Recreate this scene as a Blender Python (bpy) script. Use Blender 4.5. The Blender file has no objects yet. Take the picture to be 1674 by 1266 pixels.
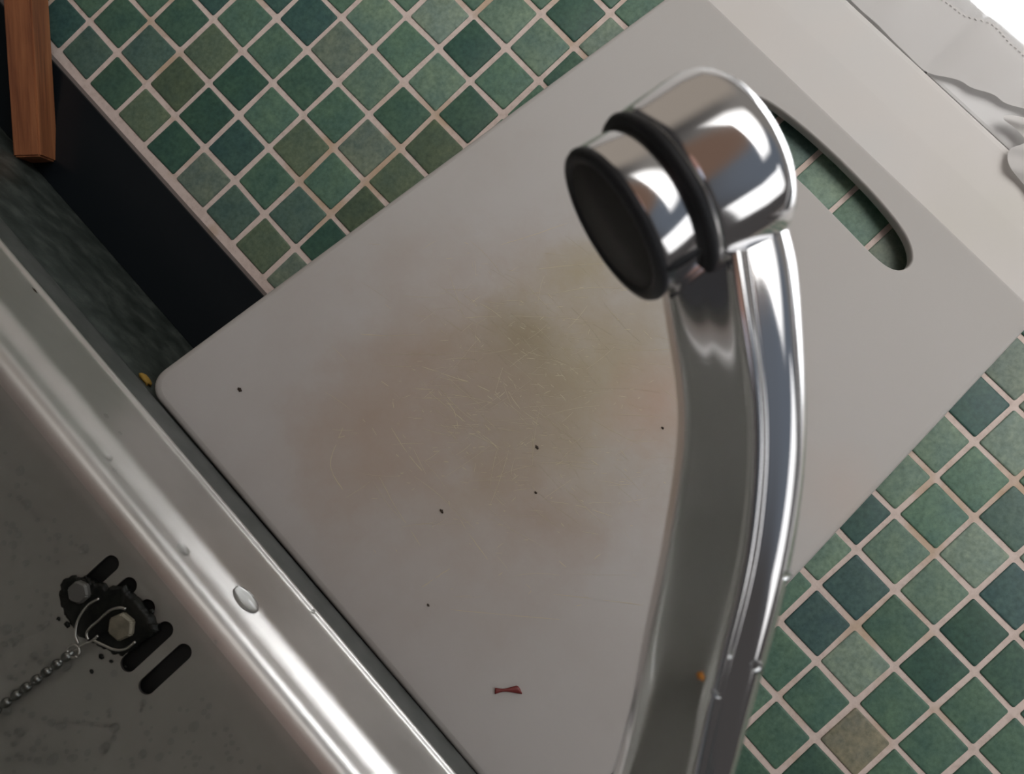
import bpy, bmesh, math, random
from mathutils import Vector, Matrix, noise

random.seed(7)
SC = bpy.context.scene
COL = SC.collection
MM = 0.001

# ------------------------------------------------------------------ camera
CAM = Vector((360.10, -424.91, 69.43))
R0 = Vector((0.67546, 0.10559, 0.72980)).normalized()      # image right
R2 = Vector((-0.12626, 0.99164, -0.02662)).normalized()    # viewing direction
R1 = R2.cross(R0).normalized()                             # image down
R0 = R1.cross(R2).normalized()
F = 1400.0
cd = bpy.data.cameras.new('camera')
cam = bpy.data.objects.new('camera', cd)
COL.objects.link(cam)
cam.matrix_world = Matrix((
    (R0.x, -R1.x, -R2.x, CAM.x * MM),
    (R0.y, -R1.y, -R2.y, CAM.y * MM),
    (R0.z, -R1.z, -R2.z, CAM.z * MM),
    (0, 0, 0, 1)))
cd.sensor_fit = 'HORIZONTAL'
cd.sensor_width = 36.0
cd.lens = F / 1674 * 36.0
cd.clip_start = 0.01
cd.dof.use_dof = True
cd.dof.focus_distance = 0.37
cd.dof.aperture_fstop = 30.0
SC.camera = cam

# ------------------------------------------------------------------ light
SC.view_settings.view_transform = 'Standard'
SC.view_settings.look = 'None'
SC.view_settings.gamma = 1.0
SC.view_settings.use_curve_mapping = False
SC.view_settings.exposure = 0.16


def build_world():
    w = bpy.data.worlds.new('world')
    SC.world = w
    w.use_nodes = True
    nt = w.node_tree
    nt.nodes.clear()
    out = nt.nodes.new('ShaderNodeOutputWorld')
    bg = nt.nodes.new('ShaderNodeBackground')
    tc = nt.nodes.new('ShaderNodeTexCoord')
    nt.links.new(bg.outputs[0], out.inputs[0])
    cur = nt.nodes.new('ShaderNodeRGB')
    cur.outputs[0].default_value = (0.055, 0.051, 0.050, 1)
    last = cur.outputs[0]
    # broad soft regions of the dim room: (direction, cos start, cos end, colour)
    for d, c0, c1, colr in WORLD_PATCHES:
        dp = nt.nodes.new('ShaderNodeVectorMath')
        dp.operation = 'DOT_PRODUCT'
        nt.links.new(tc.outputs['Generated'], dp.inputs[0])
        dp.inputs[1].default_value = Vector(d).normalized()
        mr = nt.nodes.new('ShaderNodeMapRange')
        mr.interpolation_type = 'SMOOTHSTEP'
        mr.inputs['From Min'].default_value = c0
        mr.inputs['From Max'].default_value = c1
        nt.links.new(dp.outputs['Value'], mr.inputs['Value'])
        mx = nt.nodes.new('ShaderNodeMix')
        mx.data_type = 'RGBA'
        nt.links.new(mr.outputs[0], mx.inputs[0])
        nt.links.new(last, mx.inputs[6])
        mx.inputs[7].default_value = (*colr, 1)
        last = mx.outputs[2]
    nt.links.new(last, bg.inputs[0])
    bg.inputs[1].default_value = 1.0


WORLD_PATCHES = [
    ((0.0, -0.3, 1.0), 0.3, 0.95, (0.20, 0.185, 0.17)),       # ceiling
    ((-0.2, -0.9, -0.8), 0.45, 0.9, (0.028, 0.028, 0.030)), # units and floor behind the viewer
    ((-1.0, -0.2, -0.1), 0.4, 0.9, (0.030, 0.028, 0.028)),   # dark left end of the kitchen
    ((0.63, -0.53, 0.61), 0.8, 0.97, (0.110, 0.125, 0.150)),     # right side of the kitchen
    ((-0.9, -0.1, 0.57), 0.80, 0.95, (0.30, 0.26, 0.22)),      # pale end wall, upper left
    ((0.0, -1.0, 0.22), 0.86, 0.97, (0.150, 0.095, 0.070)),    # warm brown patch added for the brown band mirrored in the rim
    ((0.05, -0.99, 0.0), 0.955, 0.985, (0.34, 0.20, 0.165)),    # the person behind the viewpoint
    ((0.20, -0.97, -0.05), 0.985, 0.996, (0.50, 0.53, 0.62)),  # bluish-white patch added for the pale band mirrored in the spout head
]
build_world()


def area(name, loc, target, sx, sy, power, colr, spread=180):
    l = bpy.data.lights.new(name, 'AREA')
    l.shape = 'RECTANGLE'
    l.size = sx
    l.size_y = sy
    l.energy = power
    l.color = colr
    l.spread = math.radians(spread)
    o = bpy.data.objects.new(name, l)
    COL.objects.link(o)
    o.location = loc
    o.rotation_euler = (Vector(target) - Vector(loc)).to_track_quat('-Z', 'Y').to_euler()
    return o


# daylight outside the window above the sill, then two added fill lights, overhead and from the right
area('window_daylight', (0.62, 0.30, 0.78), (0.55, -1.0, 1.25), 1.1, 0.80, 60.0, (0.96, 0.98, 1.0), 115)
area('overhead_fill', (0.47, -0.60, 0.85), (0.40, 0.0, 0.60), 1.35, 0.90, 2.9, (1.0, 0.975, 0.945), 74)  # unseen source, added to brighten the upper board and wall
area('side_fill', (1.05, -0.45, 0.40), (0.40, 0.0, 0.12), 0.35, 0.45, 0.62, (1.0, 0.985, 0.97))  # unseen source, added so brightness falls off towards the left


# ------------------------------------------------------------------ helpers
def at(px, py, Y):
    """point (mm) where the photograph's pixel meets the vertical plane y = Y"""
    d = R0 * ((px - 837) / F) + R1 * ((py - 633) / F) + R2
    return CAM + d * ((Y - CAM.y) / d.y)


def atz(px, py, Z):
    d = R0 * ((px - 837) / F) + R1 * ((py - 633) / F) + R2
    return CAM + d * ((Z - CAM.z) / d.z)


def C2W(px, py, depth):
    return CAM + (R0 * ((px - 837) / F) + R1 * ((py - 633) / F) + R2) * depth


def tag(o, label=None, cat=None, group=None, kind=None):
    if label: o['label'] = label
    if cat: o['category'] = cat
    if group: o['group'] = group
    if kind: o['kind'] = kind
    return o


def empty(name, loc):
    o = bpy.data.objects.new(name, None)
    o.empty_display_size = 0.01
    o.location = Vector(loc) * MM
    COL.objects.link(o)
    return o


def obj(name, bm, mat, parent=None, smooth=True, origin=None, loc=None):
    """link a bmesh whose coordinates are world millimetres"""
    if origin is None:
        if parent is not None:
            origin = parent.location / MM
        else:
            zs = [v.co for v in bm.verts]
            lo = Vector((min(c[i] for c in zs) for i in range(3)))
            hi = Vector((max(c[i] for c in zs) for i in range(3)))
            origin = Vector(((lo.x + hi.x) / 2, (lo.y + hi.y) / 2, lo.z))
    origin = Vector(origin)
    for v in bm.verts:
        v.co = (v.co - origin) * MM
    me = bpy.data.meshes.new(name)
    bm.to_mesh(me)
    bm.free()
    if smooth:
        me.polygons.foreach_set('use_smooth', [True] * len(me.polygons))
    for m in (mat if isinstance(mat, (list, tuple)) else [mat]):
        me.materials.append(m)
    o = bpy.data.objects.new(name, me)
    COL.objects.link(o)
    if parent is not None:
        o.parent = parent
        o.location = (0, 0, 0)
    else:
        o.location = origin * MM
    return o


def box(bm, x0, x1, y0, y1, z0, z1, mi=0):
    vs = [bm.verts.new((x, y, z)) for x in (x0, x1) for y in (y0, y1) for z in (z0, z1)]
    for q in ((0, 1, 3, 2), (4, 6, 7, 5), (0, 4, 5, 1), (2, 3, 7, 6), (0, 2, 6, 4), (1, 5, 7, 3)):
        f = bm.faces.new([vs[k] for k in q])
        f.material_index = mi
    return vs


def bevel_all(bm, w, seg=2):
    bmesh.ops.recalc_face_normals(bm, faces=bm.faces)
    bmesh.ops.bevel(bm, geom=list(bm.edges), offset=w, segments=seg, profile=0.6, affect='EDGES')


def loft(bm, rings, closed=True, cap0=True, cap1=True, mi=0):
    vr = [[bm.verts.new(p) for p in r] for r in rings]
    n = len(rings[0])
    for a, b in zip(vr, vr[1:]):
        for k in range(n if closed else n - 1):
            f = bm.faces.new((a[k], a[(k + 1) % n], b[(k + 1) % n], b[k]))
            f.material_index = mi
    if cap0: bm.faces.new(list(reversed(vr[0]))).material_index = mi
    if cap1: bm.faces.new(vr[-1]).material_index = mi
    return vr


def frame_from(axis, hint=Vector((0, 0, 1))):
    a = axis.normalized()
    if abs(a.dot(hint)) > 0.95:
        hint = Vector((1, 0, 0))
    u = a.cross(hint).normalized()
    return u, a.cross(u).normalized()


def lathe(bm, base, axis, prof, n=48, mi=0, closed_profile=False):
    """prof: list of (radius, distance along axis)"""
    u, v = frame_from(axis)
    a = axis.normalized()
    rings = []
    for r, h in prof:
        rings.append([base + a * h + (u * math.cos(2 * math.pi * k / n) + v * math.sin(2 * math.pi * k / n)) * max(r, 1e-4) for k in range(n)])
    if closed_profile:
        rings.append(rings[0])
        vr = [[bm.verts.new(p) for p in r] for r in rings[:-1]]
        vr.append(vr[0])
        for p, q in zip(vr, vr[1:]):
            for k in range(n):
                bm.faces.new((p[k], p[(k + 1) % n], q[(k + 1) % n], q[k])).material_index = mi
    else:
        loft(bm, rings, True, True, True, mi)
    bmesh.ops.recalc_face_normals(bm, faces=bm.faces)


def catmull(P, sub):
    out = []
    n = len(P)
    for i in range(n - 1):
        p0, p1, p2, p3 = P[max(i - 1, 0)], P[i], P[i + 1], P[min(i + 2, n - 1)]
        for s in range(sub):
            t = s / sub
            out.append(tuple(0.5 * ((2 * b) + (-a + c) * t + (2 * a - 5 * b + 4 * c - d) * t * t + (-a + 3 * b - 3 * c + d) * t ** 3)
                             for a, b, c, d in zip(p0, p1, p2, p3)))
    out.append(tuple(P[-1]))
    return out


def tube(bm, pts, r, n=8, radii=None):
    pts = [Vector(p) for p in pts]
    rings = []
    prev = None
    for i, p in enumerate(pts):
        t = (pts[min(i + 1, len(pts) - 1)] - pts[max(i - 1, 0)]).normalized()
        if prev is None:
            u, v = frame_from(t)
        else:
            u = (prev - t * prev.dot(t)).normalized()
            v = t.cross(u)
        prev = u
        rr = radii[i] if radii else r
        rings.append([p + (u * math.cos(2 * math.pi * k / n) + v * math.sin(2 * math.pi * k / n)) * rr for k in range(n)])
    loft(bm, rings)
    bmesh.ops.recalc_face_normals(bm, faces=bm.faces)


def blob(bm, c, rx, ry, rz, axes=None, seg=10, rough=0.0, seed=0.0):
    u, v, w = axes or (Vector((1, 0, 0)), Vector((0, 1, 0)), Vector((0, 0, 1)))
    r = bmesh.ops.create_icosphere(bm, subdivisions=2 if seg < 14 else 3, radius=1.0)
    for vt in r['verts']:
        k = 1.0 + rough * noise.noise(vt.co * 1.9 + Vector((seed, seed * .7, 3.1)))
        q = vt.co * k
        vt.co = c + u * (q.x * rx) + v * (q.y * ry) + w * (q.z * rz)


# ------------------------------------------------------------------ materials
class NT:
    def __init__(self, name):
        self.m = bpy.data.materials.new(name)
        self.m.use_nodes = True
        self.t = self.m.node_tree
        self.b = self.t.nodes['Principled BSDF']
        self.co = self.t.nodes.new('ShaderNodeTexCoord').outputs['Object']

    def n(self, kind, **kw):
        nd = self.t.nodes.new(kind)
        for k, v in kw.items():
            setattr(nd, k, v)
        return nd

    def link(self, a, b):
        self.t.links.new(a, b)

    def scaled(self, s, rot=(0, 0, 0)):
        mp = self.n('ShaderNodeMapping')
        mp.inputs['Scale'].default_value = s
        mp.inputs['Rotation'].default_value = rot
        self.link(self.co, mp.inputs[0])
        return mp.outputs[0]

    def noise(self, scale, detail=4, rough=0.55, vec=None):
        nd = self.n('ShaderNodeTexNoise')
        nd.inputs['Scale'].default_value = scale
        nd.inputs['Detail'].default_value = detail
        nd.inputs['Roughness'].default_value = rough
        self.link(vec or self.co, nd.inputs['Vector'])
        return nd.outputs[0]

    def ramp(self, fac, stops, interp='LINEAR'):
        r = self.n('ShaderNodeValToRGB')
        r.color_ramp.interpolation = interp
        e = r.color_ramp.elements
        while len(e) < len(stops):
            e.new(0.5)
        for k, (p, c) in enumerate(stops):
            e[k].position = p
            e[k].color = (*c, 1) if len(c) == 3 else c
        self.link(fac, r.inputs[0])
        return r.outputs[0]

    def mix(self, fac, a, b, mode='MIX'):
        m = self.n('ShaderNodeMix', data_type='RGBA', blend_type=mode)
        for sock, v in ((m.inputs[0], fac), (m.inputs[6], a), (m.inputs[7], b)):
            if hasattr(v, 'is_linked') or hasattr(v, 'links'):
                self.link(v, sock)
            elif isinstance(v, (int, float)):
                sock.default_value = v
            else:
                sock.default_value = (*v, 1)
        return m.outputs[2]

    def maprange(self, v, a, b, c=0.0, d=1.0):
        m = self.n('ShaderNodeMapRange')
        self.link(v, m.inputs[0])
        for k, x in zip((1, 2, 3, 4), (a, b, c, d)):
            m.inputs[k].default_value = x
        return m.outputs[0]

    def bump(self, h, strength, dist):
        b = self.n('ShaderNodeBump')
        b.inputs['Strength'].default_value = strength
        b.inputs['Distance'].default_value = dist
        self.link(h, b.inputs['Height'])
        self.link(b.outputs[0], self.b.inputs['Normal'])

    def set(self, **kw):
        for k, v in kw.items():
            s = self.b.inputs[k.replace('_', ' ')]
            if hasattr(v, 'links'):
                self.link(v, s)
            elif isinstance(v, tuple):
                s.default_value = (*v, 1) if len(v) == 3 and s.type == 'RGBA' else v
            else:
                s.default_value = v
        return self.m


def plain(name, colr, rough=0.5, metal=0.0, **kw):
    m = NT(name)
    return m.set(Base_Color=colr, Roughness=rough, Metallic=metal, **kw)


M = {}
# ceramic tile: colour per tile, mottled glaze
t = NT('tile_glaze')
at_ = t.n('ShaderNodeAttribute', attribute_name='tile_colour')
mott = t.ramp(t.noise(420, 6, 0.7), [(0.30, (0.66, 0.70, 0.68)), (0.52, (1.0, 1.0, 1.0)), (0.75, (1.38, 1.30, 1.26))])
mott2 = t.ramp(t.noise(75, 3, 0.6), [(0.3, (0.80, 0.86, 0.92)), (0.7, (1.2, 1.13, 1.02))])
c = t.mix(1.0, at_.outputs['Color'], mott, 'MULTIPLY')
c = t.mix(1.0, c, mott2, 'MULTIPLY')
t.bump(t.noise(500, 4), 0.12, 0.0004)
M['tile'] = t.set(Base_Color=c, Roughness=0.42, Specular_IOR_Level=0.35)
# grout
t = NT('grout')
c = t.ramp(t.noise(260, 6, 0.7), [(0.25, (0.58, 0.46, 0.41)), (0.5, (0.72, 0.60, 0.545)), (0.8, (0.80, 0.68, 0.63))])
st = t.ramp(t.noise(22, 3, 0.6), [(0.56, (0, 0, 0)), (0.68, (1, 1, 1))])
c = t.mix(st, c, t.mix(0.55, c, (0.46, 0.30, 0.13)))
t.bump(t.noise(900, 4), 0.3, 0.0003)
M['grout'] = t.set(Base_Color=c, Roughness=0.85)
M['plaster'] = plain('white_plaster', (0.66, 0.65, 0.63), 0.7)
# dark stone ledge and upstand
t = NT('dark_stone')
c = t.ramp(t.noise(70, 8, 0.72), [(0.35, (0.018, 0.025, 0.022)), (0.5, (0.036, 0.046, 0.042)), (0.72, (0.095, 0.110, 0.100))])
M['stone'] = t.set(Base_Color=c, Roughness=t.maprange(t.noise(40, 5), 0.3, 0.7, 0.35, 0.6), Specular_IOR_Level=0.4)
t = NT('dark_upstand_stone')
M['upstand'] = t.set(Base_Color=(0.006, 0.009, 0.012), Roughness=0.28, Specular_IOR_Level=0.3)
# white plastic board with stains
t = NT('board_plastic')
sep = t.n('ShaderNodeSeparateXYZ')
t.link(t.co, sep.inputs[0])
BOARD_T = t
M['board'] = t.m
M['scratch'] = plain('board_scratch', (0.50, 0.43, 0.29), 0.6)
# sill
t = NT('sill_paint')
c = t.ramp(t.noise(9, 3, 0.5), [(0.42, (0.60, 0.60, 0.59)), (0.62, (0.63, 0.605, 0.58)), (0.78, (0.60, 0.58, 0.535))])
M['sill'] = t.set(Base_Color=c, Roughness=0.5)
M['frame'] = plain('window_frame_paint', (0.62, 0.62, 0.62), 0.45)
# stainless steel
t = NT('brushed_steel')
h = t.noise(60, 4, 0.6, t.scaled((0.5, 30, 30)))
sm = t.noise(14, 4, 0.6)
t.bump(h, 0.05, 0.0003)
M['steel'] = t.set(Base_Color=t.ramp(sm, [(0.35, (0.56, 0.55, 0.53)), (0.65, (0.66, 0.64, 0.62))]), Metallic=1.0,
                   Roughness=t.maprange(sm, 0.3, 0.7, 0.36, 0.44))
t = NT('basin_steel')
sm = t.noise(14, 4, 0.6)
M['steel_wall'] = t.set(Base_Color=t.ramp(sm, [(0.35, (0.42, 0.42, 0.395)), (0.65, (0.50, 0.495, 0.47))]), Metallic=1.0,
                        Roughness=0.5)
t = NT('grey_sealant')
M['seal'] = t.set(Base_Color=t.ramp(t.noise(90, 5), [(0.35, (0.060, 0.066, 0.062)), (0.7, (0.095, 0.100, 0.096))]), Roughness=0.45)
t = NT('chrome')
sm = t.noise(60, 3, 0.5)
M['chrome'] = t.set(Base_Color=(0.80, 0.80, 0.81), Metallic=1.0, Roughness=t.maprange(sm, 0.3, 0.7, 0.06, 0.12))
M['wire'] = plain('dull_steel_wire', (0.50, 0.49, 0.46), 0.3, 1.0)
M['rubber'] = plain('black_rubber', (0.012, 0.014, 0.018), 0.55)
M['screen'] = plain('dark_nozzle_screen', (0.040, 0.039, 0.037), 0.7)
M['hole'] = plain('overflow_dark', (0.002, 0.003, 0.003), 0.6)
t = NT('grime')
M['grime'] = t.set(Base_Color=t.ramp(t.noise(300, 5), [(0.35, (0.003, 0.004, 0.004)), (0.7, (0.012, 0.014, 0.011))]), Roughness=0.4, Specular_IOR_Level=0.25)
M['bolt'] = NT('dull_bolt')
M['bolt'] = M['bolt'].set(Base_Color=M['bolt'].ramp(M['bolt'].noise(250, 4), [(0.3, (0.13, 0.12, 0.085)), (0.7, (0.26, 0.24, 0.18))]), Roughness=0.6, Metallic=0.15)
M['seal2'] = plain('dull_grey_bolt', (0.13, 0.13, 0.12), 0.55, 0.3)
M['water'] = plain('water', (0.80, 0.82, 0.82), 0.02, 0.0, Transmission_Weight=1.0, IOR=1.46)
# wood
t = NT('reddish_wood')
g = t.noise(14, 6, 0.6, t.scaled((16, 16, 0.9)))
c = t.ramp(g, [(0.3, (0.13, 0.040, 0.018)), (0.5, (0.29, 0.105, 0.042)), (0.72, (0.42, 0.17, 0.07))])
t.bump(g, 0.3, 0.0005)
M['wood'] = t.set(Base_Color=c, Roughness=0.5)
M['crumb'] = plain('dark_crumb', (0.035, 0.022, 0.014), 0.8)
M['yellow'] = plain('yellow_crumb', (0.36, 0.22, 0.035), 0.7)
M['orange'] = plain('orange_crumb', (0.55, 0.22, 0.03), 0.6)
M['red'] = plain('red_scrap', (0.14, 0.010, 0.008), 0.45)
# curtain: thin white cloth
t = NT('curtain_cloth')
wv = t.n('ShaderNodeTexWave', wave_type='BANDS')
wv.inputs['Scale'].default_value = 320
t.link(t.co, wv.inputs['Vector'])
t.bump(t.noise(700, 3), 0.3, 0.0004)
trans = t.n('ShaderNodeBsdfTranslucent')
trans.inputs[0].default_value = (0.9, 0.9, 0.9, 1)
mx = t.n('ShaderNodeMixShader')
mx.inputs[0].default_value = 0.5
out = t.t.nodes['Material Output']
t.link(t.b.outputs[0], mx.inputs[1])
t.link(trans.outputs[0], mx.inputs[2])
t.link(mx.outputs[0], out.inputs[0])
M['curtain'] = t.set(Base_Color=(0.83, 0.82, 0.81), Roughness=0.9)
t = NT('curtain_hem_cloth')
trans = t.n('ShaderNodeBsdfTranslucent')
trans.inputs[0].default_value = (0.80, 0.78, 0.76, 1)
mx = t.n('ShaderNodeMixShader')
mx.inputs[0].default_value = 0.42
t.link(t.b.outputs[0], mx.inputs[1])
t.link(trans.outputs[0], mx.inputs[2])
t.link(mx.outputs[0], t.t.nodes['Material Output'].inputs[0])
M['hem'] = t.set(Base_Color=(0.88, 0.87, 0.86), Roughness=0.9)

# ------------------------------------------------------------------ tiled wall
PITCH = 25.0
XL, XR = -420.0, 900.0
ZT = 257.3
PAL = {
    'D': (0.050, 0.118, 0.090), 'T': (0.052, 0.118, 0.108), 'B': (0.062, 0.125, 0.122),
    'd': (0.068, 0.142, 0.105), 'm': (0.092, 0.180, 0.132), 'M': (0.110, 0.205, 0.152),
    'l': (0.160, 0.255, 0.195), 'L': (0.205, 0.285, 0.235), 'o': (0.105, 0.152, 0.100),
    'O': (0.128, 0.182, 0.125), 'g': (0.165, 0.220, 0.180), 'G': (0.21, 0.235, 0.205),
    'k': (0.250, 0.240, 0.175), 'b': (0.090, 0.158, 0.135),
}
TONES = {
    (-1, 0): 'T', (0, 0): 'b', (1, 0): 'd', (2, 0): 'O', (3, 0): 'D', (4, 0): 'g', (5, 0): 'b', (6, 0): 'O', (7, 0): 'g',
    (-1, 1): 'm', (0, 1): 'd', (1, 1): 'b', (2, 1): 'o', (3, 1): 'D', (4, 1): 'T', (5, 1): 'm', (6, 1): 'b', (7, 1): 'D',
    (0, 2): 'm', (1, 2): 'd', (2, 2): 'O', (3, 2): 'D', (4, 2): 'M', (5, 2): 'O', (6, 2): 'M', (7, 2): 'o',
    (1, 3): 'T', (2, 3): 'M', (3, 3): 'M', (4, 3): 'd', (5, 3): 'm', (6, 3): 'g', (7, 3): 'O',
    (3, 4): 'T', (4, 4): 'g', (5, 4): 'l', (6, 4): 'd', (7, 4): 'o', (8, 4): 'm',
    (3, 5): 'm', (4, 5): 'l', (5, 5): 'M', (6, 5): 'l', (7, 5): 'd', (8, 5): 'm',
    (4, 6): 'M', (5, 6): 'L', (6, 6): 'D', (7, 6): 'M', (8, 6): 'm',
    (5, 7): 'm', (6, 7): 'l', (7, 7): 'l', (8, 7): 'd', (6, 8): 'm', (7, 8): 'D', (8, 8): 'L', (7, 9): 'm', (8, 9): 'M',
    (11, 9): 'b', (12, 9): 'b', (13, 9): 'l', (14, 9): 'M', (15, 9): 'g',
    (17, 4): 'm', (18, 4): 'l', (19, 4): 'B', (20, 4): 'm', (21, 4): 'D', (22, 4): 'm', (23, 4): 'm',
    (18, 5): 'T', (19, 5): 'l', (20, 5): 'l', (21, 5): 'D', (22, 5): 'd', (23, 5): 'm',
    (18, 6): 'l', (19, 6): 'M', (20, 6): 'L', (21, 6): 'B', (22, 6): 'm',
    (18, 7): 'l', (19, 7): 'M', (20, 7): 'b', (21, 7): 'L', (18, 8): 'T', (19, 8): 'L', (20, 8): 'M', (18, 9): 'g', (19, 9): 'g',
    (18, 3): 'M', (19, 3): 'B', (20, 3): 'L', (21, 3): 'm', (22, 3): 'm', (23, 3): 'd', (24, 3): 'm',
    (19, 2): 'm', (20, 2): 'm', (21, 2): 'k', (22, 2): 'm', (23, 2): 'd', (20, 1): 'm', (21, 1): 'd', (22, 1): 'm', (19, 1): 'M',
    (20, 0): 'd', (21, 0): 'm',
}


def build_wall():
    bm = bmesh.new()
    lay = bm.loops.layers.float_color.new('tile_colour')
    box(bm, XL, XR, 0.0, 60.0, -60.0, ZT, 0)
    rr = random.Random(11)
    for i in range(int(XL / PITCH) + 1, int(XR / PITCH) - 1):
        for j in range(0, 11):
            z0 = j * PITCH + (2.6 if j == 0 else 1.35)
            z1 = (j + 1) * PITCH - 1.35
            if j == 10:
                z1 = ZT - 1.0
            x0, x1 = i * PITCH + 1.35, (i + 1) * PITCH - 1.35
            if i in (11, 22):
                x1 -= 0.7
            j_ = lambda a: rr.uniform(-a, a)
            cs = [Vector((x0 + j_(.35), 0, z0 + j_(.35))), Vector((x1 + j_(.35), 0, z0 + j_(.35))),
                  Vector((x1 + j_(.35), 0, z1 + j_(.35))), Vector((x0 + j_(.35), 0, z1 + j_(.35)))]
            key = TONES.get((i, j)) or rr.choice('DTdmmMMlogb')
            colr = PAL[key]
            jit = rr.uniform(0.93, 1.07)
            colr = (colr[0] * jit, colr[1] * jit, colr[2] * jit, 1)

            def ring(inset, y, rad):
                cen = sum(cs, Vector()) / 4
                pts = []
                for k in range(4):
                    p = cs[k]
                    e0 = (cs[k - 1] - p).normalized()
                    e1 = (cs[(k + 1) % 4] - p).normalized()
                    q = p + (e0 + e1) * inset
                    for s in range(4):
                        a = s / 3.0
                        # rounded corner
                        off = e0 * rad * (1 - math.sin(a * math.pi / 2)) + e1 * rad * (1 - math.cos(a * math.pi / 2))
                        pts.append(Vector((q.x + off.x, y, q.z + off.z)))
                return pts
            vr = [[bm.verts.new(p) for p in r] for r in (ring(0, 0.2, 1.0), ring(0.05, -0.35, 1.0), ring(0.35, -0.62, 0.9), ring(0.9, -0.72, 0.8))]
            fs = []
            for a, b in zip(vr, vr[1:]):
                for k in range(16):
                    fs.append(bm.faces.new((a[k], a[(k + 1) % 16], b[(k + 1) % 16], b[k])))
            fs.append(bm.faces.new(vr[-1]))
            for f in fs:
                f.material_index = 1
                f.smooth = True
                for l in f.loops:
                    l[lay] = colr
    bmesh.ops.recalc_face_normals(bm, faces=bm.faces)
    o = obj('wall_back', bm, [M['grout'], M['tile']], smooth=False)
    tag(o, kind='structure')
    return o


build_wall()

# upper wall with the window opening
bm = bmesh.new()
box(bm, XL, 60.0, 0.0, 60.0, 312.0, 1500.0)
box(bm, 1300.0, 1500.0, 0.0, 60.0, 312.0, 1500.0)
box(bm, 60.0, 1300.0, 0.0, 60.0, 1250.0, 1500.0)
tag(obj('wall_upper', bm, M['plaster'], smooth=False), kind='structure')

# sill: thick white slab with an eased front edge
bm = bmesh.new()
prof = [(60, 309.6), (-0.5, 309.8), (-1.8, 309.4), (-2.6, 308.4), (-2.9, 306.5), (-2.4, 285.0), (-1.0, 261.0), (-0.8, 257.6), (0.5, 257.4), (60, 257.4)]
rings = [[Vector((x, y, z)) for y, z in prof] for x in (XL, 0, 150, 331.0, XR)]
loft(bm, rings)
bmesh.ops.recalc_face_normals(bm, faces=bm.faces)
o = obj('window_sill', bm, M['sill'], smooth=False)
tag(o, kind='structure')

# window frame behind the sill
wf = empty('window_1', (680, 40, 312))
tag(wf, kind='structure')
bm = bmesh.new()
for b in ((60, 331.5, 1.2, 52, 311.0, 352), (332.2, 1300, 0.6, 52, 311.2, 352), (60, 102, 26, 52, 352, 1208), (1258, 1300, 26, 52, 352, 1208), (60, 1300, 26, 52, 1208, 1250), (660, 700, 28, 50, 352, 1208)):
    box(bm, *b)
bevel_all(bm, 1.5)
obj('window_frame', bm, M['frame'], wf, smooth=False)
bm = bmesh.new()
box(bm, 100, 1260, 38, 41, 350, 1210)
gl = NT('window_glass')
tr = gl.n('ShaderNodeBsdfTransparent')
gs = gl.n('ShaderNodeBsdfGlossy')
gs.inputs['Roughness'].default_value = 0.02
mx = gl.n('ShaderNodeMixShader')
mx.inputs[0].default_value = 0.06
gl.link(tr.outputs[0], mx.inputs[1]); gl.link(gs.outputs[0], mx.inputs[2])
gl.link(mx.outputs[0], gl.t.nodes['Material Output'].inputs[0])
obj('pane', bm, gl.m, wf, smooth=False)

bm = bmesh.new()
box(bm, -1500.0, 2500.0, -2600.0, 60.0, -940.0, -900.0)
tag(obj('floor', bm, plain('floor_dark', (0.10, 0.085, 0.075), 0.6), smooth=False), kind='structure')

# ------------------------------------------------------------------ ledge and upstand
ZL = -47.0
bm = bmesh.new()
box(bm, XL, XR, -11.9, 0.0, ZL - 0.2, -2.2)
bm2 = bm
bevel_all(bm, 0.5, 1)
tag(obj('trim_1', bm, M['upstand'], smooth=False), kind='structure')
bm = bmesh.new()
box(bm, XL, XR, -104.0, 0.0, ZL - 30, ZL)
box(bm, XL, -88.0, -660.0, -104.0, ZL - 30, ZL)
box(bm, 580.0, XR, -660.0, -104.0, ZL - 30, ZL)
box(bm, -88.0, 580.0, -660.0, -598.5, ZL - 30, ZL)
ct = tag(obj('countertop', bm, M['stone'], smooth=False),
         'dark greenish stone countertop ledge between tiled wall and sink rim', 'countertop')

# ------------------------------------------------------------------ sink
sink = empty('kitchen_sink', (250, -380, -215))
tag(sink, 'brushed stainless steel sink with raised rim and water drops on its wall', 'sink')


def rrect(x0, x1, y0, y1, r, z, nc=10):
    pts = []
    NX = 14
    for (cx, cy, a0) in ((x1 - r, y1 - r, 0), (x0 + r, y1 - r, 90), (x0 + r, y0 + r, 180), (x1 - r, y0 + r, 270)):
        for k in range(nc + 1):
            a = math.radians(a0 + 90 * k / nc)
            pts.append(Vector((cx + r * math.cos(a), cy + r * math.sin(a), z)))
    return pts


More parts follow.
